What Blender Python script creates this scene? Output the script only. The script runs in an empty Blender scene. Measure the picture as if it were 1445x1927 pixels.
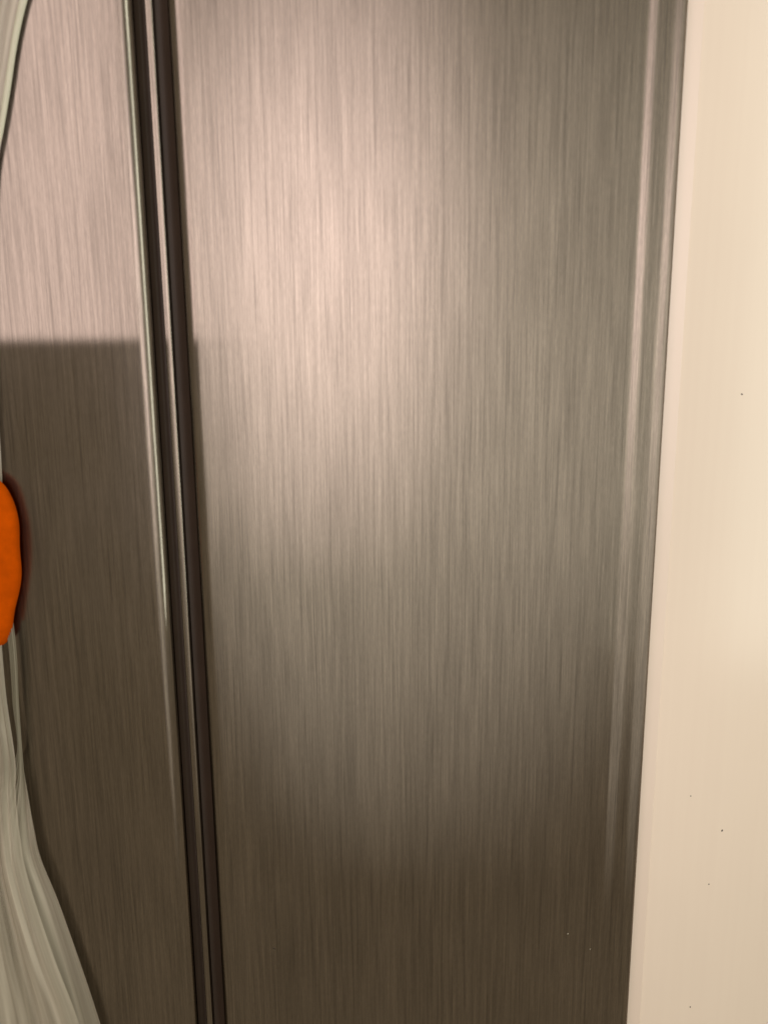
import bpy, bmesh, math, random
from mathutils import Vector, Matrix
random.seed(7)
sc = bpy.context.scene
C = sc.collection

# ---------------------------------------------------------------- camera
W, H, F = 1445.0, 1927.0, 1500.0          # photograph size and focal length in pixels
CAM = Vector((0.0, 0.0, 1.35))
PITCH = math.atan(F / 7478.0)             # vertical edges meet far below the picture
ROLL = math.atan(67.0 / 7478.0)
fwd = Vector((0, math.cos(PITCH), -math.sin(PITCH)))
rt0 = Vector((1, 0, 0)); up0 = rt0.cross(fwd)
rt = rt0 * math.cos(ROLL) - up0 * math.sin(ROLL)
up = up0 * math.cos(ROLL) + rt0 * math.sin(ROLL)
cd = bpy.data.cameras.new('camera')
cam = bpy.data.objects.new('camera', cd); C.objects.link(cam)
m = Matrix((rt, up, -fwd)).transposed().to_4x4(); m.translation = CAM
cam.matrix_world = m
cd.sensor_fit = 'VERTICAL'; cd.sensor_height = 36.0; cd.lens = 36.0 * F / H
cd.clip_start = 0.02; cd.clip_end = 60
cd.dof.use_dof = True; cd.dof.focus_distance = 0.88; cd.dof.aperture_fstop = 3.6
sc.camera = cam

# ---------------------------------------------------------------- light
w = bpy.data.worlds.new('World'); sc.world = w; w.use_nodes = True
bg = w.node_tree.nodes['Background']
bg.inputs[0].default_value = (1.0, 0.79, 0.53, 1); bg.inputs[1].default_value = 0.29

def area(name, loc, size, power, col, shape='RECTANGLE', target=None, spread=180):
    l = bpy.data.lights.new(name, 'AREA'); l.shape = shape
    l.size, l.size_y = size; l.energy = power; l.color = col; l.spread = math.radians(spread)
    o = bpy.data.objects.new(name, l); C.objects.link(o); o.location = loc
    t = Vector(target) if target else Vector((loc[0], 5, loc[2]))
    o.rotation_euler = (t - Vector(loc)).to_track_quat('-Z', 'Y').to_euler()
    return o
LAMPS = [   # name, place, size, watts, colour, shape, aim, spread in degrees
    ('warm_panel_lamp',  (-1.00, -0.60, 1.39 + .5), (0.84, 1.00), 6.4, (1.0, 0.82, 0.81), 'RECTANGLE', None, 180),
    ('softbox_lamp',     (-0.16, -0.60, 1.62), (0.60, 2.0), 0.58, (1.0, 0.80, 0.82), 'ELLIPSE', (-.05, .75, 1.62 - .19), 50),
    ('added_wide_fill', (0.08, -0.30, 1.45), (1.06, 2.84), 1.38, (1.0, 0.94, 0.85), 'ELLIPSE', (.12, .67, 1.45 + .04), 69),  # added fill without a known source, brightens the steel's right and lower parts
    ('window_lamp',      ( 1.29, -0.60, 1.53), (0.70, 2.10), 18.5, (0.95, 1.0, 0.88), 'RECTANGLE', None, 180),
]
for a in LAMPS: area(*a)

vs = sc.view_settings
vs.view_transform = 'Standard'; vs.look = 'None'; vs.exposure = 0.0; vs.gamma = 1.0
vs.use_curve_mapping = False

# ---------------------------------------------------------------- helpers
def P(px, py, Y):
    """point where the ray through photograph pixel (px, py) meets the vertical plane y = Y"""
    d = rt * ((px - W / 2) / F) - up * ((py - H / 2) / F) + fwd
    return CAM + d * ((Y - CAM.y) / d.y)

def obj(name, bm, mat, parent=None, smooth=True):
    me = bpy.data.meshes.new(name); bm.normal_update(); bm.to_mesh(me); bm.free()
    o = bpy.data.objects.new(name, me); C.objects.link(o)
    if mat: me.materials.append(mat)
    if smooth:
        for p in me.polygons: p.use_smooth = True
        me.set_sharp_from_angle(angle=math.radians(38))
    if parent: o.parent = parent; o.matrix_parent_inverse = parent.matrix_world.inverted()
    return o

def empty(name, loc, label, cat):
    o = bpy.data.objects.new(name, None); C.objects.link(o); o.location = loc
    o['label'] = label; o['category'] = cat
    bpy.context.view_layer.update()
    return o

def box(bm, x0, x1, y0, y1, z0, z1, bev=0.0):
    vs_ = [bm.verts.new(v) for v in ((x0,y0,z0),(x1,y0,z0),(x1,y1,z0),(x0,y1,z0),(x0,y0,z1),(x1,y0,z1),(x1,y1,z1),(x0,y1,z1))]
    fs = [bm.faces.new([vs_[i] for i in q]) for q in ((3,2,1,0),(4,5,6,7),(0,1,5,4),(1,2,6,5),(2,3,7,6),(3,0,4,7))]
    if bev > 0:
        es = list({e for f in fs for e in f.edges})
        bmesh.ops.bevel(bm, geom=es, offset=bev, segments=3, profile=0.5, affect='EDGES')
    return bm

def extrude_profile(pts, z0, z1):
    """closed cross-section (x, y) pulled up from z0 to z1"""
    bm = bmesh.new()
    lo = [bm.verts.new((x, y, z0)) for x, y in pts]; hi = [bm.verts.new((x, y, z1)) for x, y in pts]
    n = len(pts)
    for i in range(n):
        j = (i + 1) % n
        bm.faces.new((lo[i], lo[j], hi[j], hi[i]))
    bm.faces.new(list(reversed(lo))); bm.faces.new(hi)
    bmesh.ops.recalc_face_normals(bm, faces=bm.faces[:])
    return bm

def catmull(pts, n=6):
    out = []
    for i in range(len(pts) - 1):
        p0 = pts[max(i-1, 0)]; p1 = pts[i]; p2 = pts[i+1]; p3 = pts[min(i+2, len(pts)-1)]
        for k in range(n):
            t = k / n
            out.append(tuple(0.5*((2*b) + (-a+c)*t + (2*a-5*b+4*c-d)*t*t + (-a+3*b-3*c+d)*t**3) for a, b, c, d in zip(p0, p1, p2, p3)))
    out.append(tuple(pts[-1])); return out

def arc(cx, cy, r, a0, a1, n=8):
    return [(cx + r*math.cos(math.radians(a0+(a1-a0)*i/n)), cy + r*math.sin(math.radians(a0+(a1-a0)*i/n))) for i in range(n+1)]

# ---------------------------------------------------------------- materials
class NT:
    def __init__(s, name):
        s.m = bpy.data.materials.new(name); s.m.use_nodes = True; s.t = s.m.node_tree; s.n = s.t.nodes; s.n.clear()
        s.out = s.n.new('ShaderNodeOutputMaterial')
    def add(s, t, **kw):
        n = s.n.new(t)
        for k, v in kw.items():
            if k.startswith('_'): setattr(n, k[1:], v)
            else: n.inputs[k.replace('__', ' ')].default_value = v
        return n
    def l(s, a, b): s.t.links.new(a, b)

def streak(nt, sx, sy, sz, detail=2.0, rough=0.5, off=(0,0,0)):
    tc = nt.add('ShaderNodeTexCoord'); mp = nt.add('ShaderNodeMapping'); no = nt.add('ShaderNodeTexNoise')
    mp.inputs['Scale'].default_value = (sx, sy, sz); mp.inputs['Location'].default_value = off
    no.inputs['Scale'].default_value = 1.0; no.inputs['Detail'].default_value = detail; no.inputs['Roughness'].default_value = rough
    nt.l(tc.outputs['Object'], mp.inputs['Vector']); nt.l(mp.outputs[0], no.inputs['Vector'])
    return no.outputs['Fac']

def ramp(nt, fac, a, b, ca, cb):
    r = nt.add('ShaderNodeValToRGB'); e = r.color_ramp.elements
    e[0].position, e[1].position = a, b
    e[0].color = (*ca, 1) if len(ca) == 3 else ca; e[1].color = (*cb, 1) if len(cb) == 3 else cb
    nt.l(fac, r.inputs[0]); return r.outputs[0]

def brushed(name, tint=(0.226, 0.200, 0.170)):
    nt = NT(name)
    fine = streak(nt, 1000, 60, 16, 2.5, 0.6)
    mid = streak(nt, 300, 40, 8, 2.0, 0.55, (3, 1, 5))
    broad = streak(nt, 30, 10, 1.4, 1.0, 0.5, (9, 4, 2))
    sparse = streak(nt, 520, 50, 9, 1.5, 0.5, (5, 8, 1))
    spk = streak(nt, 1500, 900, 130, 1.0, 0.5, (1, 7, 3))
    def mul(a, b):
        x = nt.add('ShaderNodeMath', _operation='MULTIPLY'); nt.l(a, x.inputs[0]); nt.l(b, x.inputs[1]); return x.outputs[0]
    g = [ramp(nt, f, lo, hi, (c,)*3, (d,)*3) for f, lo, hi, c, d in ((fine, .30, .70, .87, 1.13), (mid, .32, .68, .87, 1.13), (broad, .3, .7, .95, 1.05), (spk, .3, .7, .92, 1.08))]
    v = mul(mul(mul(g[0], g[1]), mul(g[2], g[3])), ramp(nt, sparse, .56, .70, (1.02,)*3, (.85,)*3))
    mx = nt.add('ShaderNodeVectorMath', _operation='SCALE'); mx.inputs[0].default_value = tint; nt.l(v, mx.inputs['Scale'])
    bmp = nt.add('ShaderNodeBump'); bmp.inputs['Strength'].default_value = 0.025; bmp.inputs['Distance'].default_value = 0.0006
    nt.l(fine, bmp.inputs['Height'])
    tan = nt.add('ShaderNodeTangent', _direction_type='RADIAL', _axis='Z')
    soft = nt.add('ShaderNodeBsdfAnisotropic', _distribution='BECKMANN'); soft.inputs['Roughness'].default_value = 0.44
    soft.inputs['Anisotropy'].default_value = 0.3
    crisp = nt.add('ShaderNodeBsdfAnisotropic', _distribution='BECKMANN'); crisp.inputs['Roughness'].default_value = 0.14
    crisp.inputs['Anisotropy'].default_value = 0.72
    for s in (soft, crisp):
        s.inputs['Rotation'].default_value = 0.25
        nt.l(mx.outputs[0], s.inputs['Color']); nt.l(tan.outputs[0], s.inputs['Tangent']); nt.l(bmp.outputs[0], s.inputs['Normal'])
    mix = nt.add('ShaderNodeMixShader'); nt.l(ramp(nt, streak(nt, 7, 5, 5, 3, .6, (4, 4, 4)), .3, .7, (.76,)*3, (.88,)*3), mix.inputs[0])
    nt.l(soft.outputs[0], mix.inputs[1]); nt.l(crisp.outputs[0], mix.inputs[2]); nt.l(mix.outputs[0], nt.out.inputs[0])
    return nt.m

def simple(name, col, rough=0.5, var=0.06, scale=40, coat=0.0, bump=0.0, spec=0.5):
    nt = NT(name)
    f = streak(nt, scale, scale, scale, 3, 0.55)
    c = ramp(nt, f, .3, .7, tuple(x*(1-var) for x in col), tuple(min(1, x*(1+var)) for x in col))
    b = nt.add('ShaderNodeBsdfPrincipled'); nt.l(c, b.inputs['Base Color']); b.inputs['Roughness'].default_value = rough
    b.inputs['Coat Weight'].default_value = coat; b.inputs['Coat Roughness'].default_value = 0.12
    b.inputs['Specular IOR Level'].default_value = spec
    if bump:
        bp = nt.add('ShaderNodeBump'); bp.inputs['Strength'].default_value = bump; bp.inputs['Distance'].default_value = 0.001
        nt.l(f, bp.inputs['Height']); nt.l(bp.outputs[0], b.inputs['Normal'])
    nt.l(b.outputs[0], nt.out.inputs[0]); return nt.m

def cream_paint(name, col, rough, spec):
    nt = NT(name)
    a = streak(nt, 6, 6, 3, 3, 0.5); s2 = streak(nt, 140, 30, 1.5, 2, 0.5, (2, 2, 2))
    c1 = ramp(nt, a, .3, .7, tuple(x*.975 for x in col), tuple(min(1, x*1.02) for x in col))
    c2 = ramp(nt, s2, .3, .7, (.985, .98, .98), (1, 1, 1))
    mx = nt.add('ShaderNodeMix', _data_type='RGBA', _blend_type='MULTIPLY'); mx.inputs[0].default_value = 1
    nt.l(c1, mx.inputs[6]); nt.l(c2, mx.inputs[7])
    b = nt.add('ShaderNodeBsdfPrincipled'); nt.l(mx.outputs[2], b.inputs['Base Color'])
    b.inputs['Roughness'].default_value = rough; b.inputs['Specular IOR Level'].default_value = spec
    nt.l(b.outputs[0], nt.out.inputs[0]); return nt.m

def film_mat(name, c0=(.50, .47, .375), c1=(.74, .71, .60), a0=.34):
    nt = NT(name)
    tc = nt.add('ShaderNodeTexCoord'); mp = nt.add('ShaderNodeMapping'); no = nt.add('ShaderNodeTexNoise')
    mp.inputs['Scale'].default_value = (26, 2.2, 1); no.inputs['Scale'].default_value = 1; no.inputs['Detail'].default_value = 2.5
    nt.l(tc.outputs['UV'], mp.inputs['Vector']); nt.l(mp.outputs[0], no.inputs['Vector']); f = no.outputs['Fac']
    c = ramp(nt, f, .3, .7, c0, c1)
    a = ramp(nt, f, .3, .72, (a0,)*3, (a0 * .5 + .58,)*3)
    bp = nt.add('ShaderNodeBump'); bp.inputs['Strength'].default_value = 0.2; bp.inputs['Distance'].default_value = 0.002
    nt.l(f, bp.inputs['Height'])
    b = nt.add('ShaderNodeBsdfPrincipled'); nt.l(c, b.inputs['Base Color']); b.inputs['Roughness'].default_value = 0.32
    b.inputs['Specular IOR Level'].default_value = 0.6; nt.l(bp.outputs[0], b.inputs['Normal'])
    tr = nt.add('ShaderNodeBsdfTransparent'); mix = nt.add('ShaderNodeMixShader')
    nt.l(a, mix.inputs[0]); nt.l(tr.outputs[0], mix.inputs[1]); nt.l(b.outputs[0], mix.inputs[2]); nt.l(mix.outputs[0], nt.out.inputs[0])
    return nt.m

STEEL = brushed('dark_brushed_steel')
CREAM = cream_paint('cream_lacquer', (0.865, 0.755, 0.66), 0.20, 0.4)
EDGE = cream_paint('cream_edge_band', (0.89, 0.77, 0.68), 0.25, 0.8)
RUBBER = simple('dark_rubber', (0.030, 0.020, 0.013), 0.8)
SLOT = simple('dark_brown_slot', (0.040, 0.026, 0.018), 0.5, .1, 30)
CASE = simple('dark_case', (0.06, 0.055, 0.05), 0.5)
FILM = film_mat('cloudy_plastic')
HEM = film_mat('plastic_hem_highlight', (.72, .75, .60), (.86, .88, .72), .62)  # paler than the sheets: highlight on the fold put into the colour
ORANGE = simple('orange_plastic', (0.60, 0.090, 0.0), 0.9, 0.12, 70, bump=0.3, spec=0.05)
DARKSPECK = simple('dark_speck', (0.03, 0.025, 0.02), 0.8)
PALESPECK = simple('pale_speck', (0.6, 0.58, 0.5), 0.7)
FLOOR = simple('brown_floor', (0.27, 0.215, 0.15), 0.6, 0.25, 8)

# ---------------------------------------------------------------- floor the cabinets stand on
bm = bmesh.new(); box(bm, -1.0, 1.1, 0.62, 1.6, -0.02, 0.0)
fl = obj('floor', bm, FLOOR, smooth=False); fl['kind'] = 'structure'

# ---------------------------------------------------------------- refrigerator
D = 0.75                                            # front plane of the steel doors
X = lambda px, Y=D: P(px, 0, Y).x                   # verticals: read at the picture's top edge
xl = X(246)                                         # left door's inner edge
xr0, xr1 = X(326), X(1294)                          # right door
TH = 0.060
fridge = empty('refrigerator', ((xl + xr1) / 2 - .12, D + .35, 0), 'tall refrigerator with two dark vertically brushed steel doors and a dark slot between them', 'refrigerator')
Z0, Z1 = 0.07, 1.80
XL = xl - 0.45

r = 0.007
left = [(XL, D + TH), (XL, D + r)] + arc(XL + r, D + r, r, 180, 270)[1:] + [(XL + r + .002, D), (XL + .2, D), (xl - .03, D), (xl - .014, D)] \
     + [(xl - .012 + .012*math.sin(math.radians(a)), D + .0095*(1 - math.cos(math.radians(a)))) for a in range(0, 91, 9)] + [(xl, D + TH)]
left = [(x, y + (xl - x) * math.tan(math.radians(1.5))) for x, y in left]
ld = obj('door', extrude_profile(left, Z0, Z1), STEEL, fridge)

# right door: soft left shoulder, flat middle, bead and cove along the right edge
rs = 0.009
xsh = xr0 - .007
shoulder = [(xsh + .013*(1-math.cos(math.radians(a))), D + .0105*(1 - math.sin(math.radians(a)))) for a in range(0, 91, 6)]
xb = X(1217)
# moulded right edge: two faces leaning left, a flat between them, then rounded off
steps = [(0, 0), (.02, 4), (.10, 13), (.22, 11), (.32, 3), (.42, 1), (.52, 1), (.60, 3), (.70, 10), (.80, 12), (.88, 6), (.925, 3), (.93, -50), (1, -65)]
mould = []; yy = D; N = 70; wid = xr1 - xb
for k in range(N + 1):
    t = k / N
    for (a, va), (b, vb) in zip(steps, steps[1:]):
        if a <= t <= b: sl = va + (vb - va) * (t - a) / (b - a); break
    mould.append((xb + t * wid, yy)); yy -= math.tan(math.radians(sl)) * wid / N
right = [(xsh, D + TH)] + shoulder + [(xr0 + .009, D), (xr0 + .1, D), (xb - .1, D), (xb - .002, D)] + mould + [(xr1, D + TH)]
rd = obj('door', extrude_profile(right, Z0, Z1), STEEL, fridge)

# the lip standing in the slot, and the rubber behind it
YL = D + 0.010
xa, xc = X(271, YL), X(286, YL)
lip = [(xa, D + .065)] + [( (xa+xc)/2 - (xc-xa)/2*math.copysign(abs(math.cos(math.radians(a)))**.45, math.cos(math.radians(a))), YL + .003 - .003*math.sin(math.radians(a))**.45) for a in range(0, 181, 10)] + [(xc, D + .065)]
obj('center_lip', extrude_profile(lip, Z0, Z1), STEEL, fridge)
bm = bmesh.new(); box(bm, xl - .035, xr0 + .035, D + TH, D + TH + .014, Z0, Z1, .003)
obj('gasket', bm, RUBBER, fridge)
w1 = xa - xl; w2 = xsh - xc
for curve in ([(xl + .0002, D + .0085), (xl + .25*w1, D + .0135), (xl + .6*w1, D + .0165), (xa - .0002, D + .0175)],
              [(xc + .0002, D + .0175), (xc + .35*w2, D + .0170), (xc + .7*w2, D + .0140), (xsh - .0002, D + .0100)]):
    cv = catmull(curve, 6)
    obj('slot_strip', extrude_profile([(cv[0][0], D + .055)] + cv + [(cv[-1][0], D + .055)], Z0 + .002, Z1 - .002), SLOT, fridge)
bm = bmesh.new(); box(bm, XL + .003, xr1 - .003, D + TH + .015, D + .70, .03, 1.79, .006)
obj('case', bm, CASE, fridge)
for fx in (XL + .06, xr1 - .06):
    for fy in (D + .14, D + .62):
        bm = bmesh.new(); bmesh.ops.create_cone(bm, cap_ends=True, segments=20, radius1=.022, radius2=.018, depth=.034)
        bmesh.ops.translate(bm, vec=(fx, fy, .017), verts=bm.verts[:]); obj('foot', bm, RUBBER, fridge)

def speck(px, py, Y, sx, sz, rot, mat, parent):
    bm = bmesh.new(); bmesh.ops.create_icosphere(bm, subdivisions=2, radius=1)
    for v in bm.verts:
        v.co *= 1 + random.uniform(-.18, .18)
    bmesh.ops.scale(bm, vec=(sx, .00025, sz), verts=bm.verts[:])
    bmesh.ops.rotate(bm, matrix=Matrix.Rotation(rot, 3, 'Y'), verts=bm.verts[:])
    bmesh.ops.translate(bm, vec=P(px, py, Y), verts=bm.verts[:])
    obj('speck', bm, mat, parent)
speck(516, 1785, D, .0019, .0006, .5, DARKSPECK, rd)
speck(1068, 1757, D, .0006, .0007, 0, PALESPECK, rd)
speck(1110, 1786, D, .0004, .0005, 0, PALESPECK, rd)

# ---------------------------------------------------------------- cream cabinet beside it
YC = D + 0.004
xs0 = xr1 + 0.0015; xs1 = X(1326, YC)
cab = empty('cream_cabinet', (xs0 + .25, D + .35, 0), 'tall smooth cream cabinet with glossy edge strip beside the dark steel doors', 'cabinet')
obj('side_panel', extrude_profile([(xs0, D + .66), (xs0, YC + .0042), (xs0 + .0004, YC + .0038), (xs1 - .0004, YC), (xs1, YC + .0002), (xs1, D + .66)], 0, 2.1), EDGE, cab, False)
bm = bmesh.new(); box(bm, xs1, xs1 + .46, YC + .0008, YC + .020, .1, 2.1, .0004)
cdoor = obj('door', bm, CREAM, cab, False)
bm = bmesh.new(); box(bm, xs1 + .0003, xs1 + .46, YC + .022, D + .655, 0, 2.098)
obj('case', bm, CREAM, cab, False)
for px, py, a, b, rot in ((1395, 742, .0011, .0007, .5), (1358, 1563, .0008, .0014, .3), (1333, 1664, .0007, .0008, 0),
                          (1298, 1895, .0007, .0009, 0), (1299, 1498, .0007, .0006, .4)):
    speck(px, py, YC + .0008, a, b, rot, DARKSPECK, cdoor)

# ---------------------------------------------------------------- loose plastic film and the orange band round it
film = empty('plastic_film', P(-140, 1900, D - .03), 'cloudy wrinkled plastic film hanging down the front of the steel door', 'plastic film')
def sheet(edges, Y, folds, amp, phase, nu=90, nv=60, ytop=0.0, yswell=0.0):
    """edges: (py, left px, right px); a folded sheet between both outlines, folds running along it"""
    bm = bmesh.new(); rows = []
    sm = catmull(edges, max(2, nv // (len(edges) - 1)))
    rnd = random.Random(phase * 10)
    ph = [rnd.uniform(0, 6.28) for _ in range(5)]
    for i, (py, l, rr) in enumerate(sm):
        v = i / (len(sm) - 1); row = []
        for k in range(nu + 1):
            u = k / nu
            uu = u + .012 * math.sin(v * 5 + ph[3] + u * 7)
            s = math.sin(uu * folds * 6.283 + ph[0] + .5 * math.sin(v*4 + ph[2])) + .55 * math.sin(uu * folds * 2.37 * 6.283 + ph[1] + v*2.0) + .3 * math.sin(uu*folds*4.9*6.283 + ph[4] + v*3)
            y = Y - amp * s * (.55 + .45 * math.sin(v * 3.1)) - yswell * v
            if u > .985: y += .002
            jag = .0008 * math.sin(v * 23 + ph[1]) * u
            p = P(l + (rr - l) * u, py, Y); row.append(bm.verts.new((p.x + jag*.4, min(y, D + .0008), p.z)))
        rows.append(row)
    for a, b in zip(rows, rows[1:]):
        for k in range(nu):
            bm.faces.new((a[k], b[k], b[k+1], a[k+1]))
    uvl = bm.loops.layers.uv.new('UVMap'); nr = len(rows)
    where = {vt: (k / nu, i / (nr - 1)) for i, row in enumerate(rows) for k, vt in enumerate(row)}
    for f in bm.faces:
        for lp in f.loops: lp[uvl].uv = where[lp.vert]
    return bm
YF = D - 0.012
obj('sheet', sheet([(-420, -520, 190), (-200, -440, 108), (0, -380, 48), (150, -330, 20), (300, -290, -6), (600, -220, -10), (860, -190, 2), (930, -170, 2), (1060, -170, 2), (1200, -180, 2)], YF + .0105, 5, .0015, 1), FILM, film)
obj('sheet', sheet([(1130, 4, 18), (1215, 18, 28), (1320, 26, 34), (1430, 30, 42), (1500, -60, 53), (1560, -160, 65), (1620, -220, 78), (1720, -260, 118), (1927, -340, 188), (2200, -430, 262)], YF + .005, 4, .0025, 2), FILM, film)
obj('sheet', sheet([(1150, -175, -2), (1215, -185, 5), (1320, -195, 15), (1430, -215, 33), (1490, -230, 36), (1560, -250, 44), (1640, -270, 62), (1780, -310, 110), (1927, -360, 168), (2180, -450, 235)], YF + .0045, 5, .003, 3, yswell=.02), FILM, film)

# folded free edge of the upper sheet, its bright highlight painted as pale plastic
hem = catmull([(-330, 150, .0042), (-200, 106, .0042), (-60, 62, .0040), (20, 40, .0034), (90, 26, .0030), (170, 14, .0030), (240, 3, .0026), (330, -12, .0022), (480, -22, .002)], 8)
bm = bmesh.new(); prev = None
for py, px, rr in hem:
    c = P(px, py, YF + .0105)
    ring = [bm.verts.new((c.x + rr*math.cos(a*math.pi/5), c.y + rr*.5*math.sin(a*math.pi/5), c.z)) for a in range(10)]
    if prev:
        for a in range(10): bm.faces.new((prev[a], prev[(a+1) % 10], ring[(a+1) % 10], ring[a]))
    prev = ring
bmesh.ops.recalc_face_normals(bm, faces=bm.faces[:])
obj('hem', bm, HEM, film)

# orange band: a thick rounded piece, outline read from the photograph and mirrored behind the frame edge
tape_pts = [(-95, 880), (-40, 884), (0, 906), (20, 937), (33, 985), (36, 1030), (38, 1078), (34, 1115), (27, 1150), (19, 1196), (0, 1218), (-50, 1232), (-110, 1228), (-165, 1190), (-188, 1110), (-185, 1000), (-160, 920)]
YT = D - .009
def band():
    bm = bmesh.new()
    cl = catmull(tape_pts + [tape_pts[0]], 5)[:-1]
    cx, cy = -75, 1055
    rings = []
    for sc_, dy in ((.93, .008), (.985, .0055), (1.0, .003), (.985, -.001), (.94, -.004), (.80, -.0065), (.5, -.0085), (.2, -.009)):
        ring = []
        for px, py in cl:
            p = P(cx + (px - cx)*sc_, cy + (py - cy)*sc_, YT); ring.append(bm.verts.new((p.x, YT + dy + .0012*math.sin(p.z*90), p.z)))
        rings.append(ring)
    n = len(cl)
    for a, b in zip(rings, rings[1:]):
        for i in range(n): bm.faces.new((a[i], a[(i+1) % n], b[(i+1) % n], b[i]))
    bm.faces.new(rings[-1]); bm.faces.new(list(reversed(rings[0])))
    bmesh.ops.recalc_face_normals(bm, faces=bm.faces[:])
    return bm
ob = obj('orange_band', band(), ORANGE)
ob['label'] = 'rounded bright orange band over the gathered plastic film'; ob['category'] = 'band'
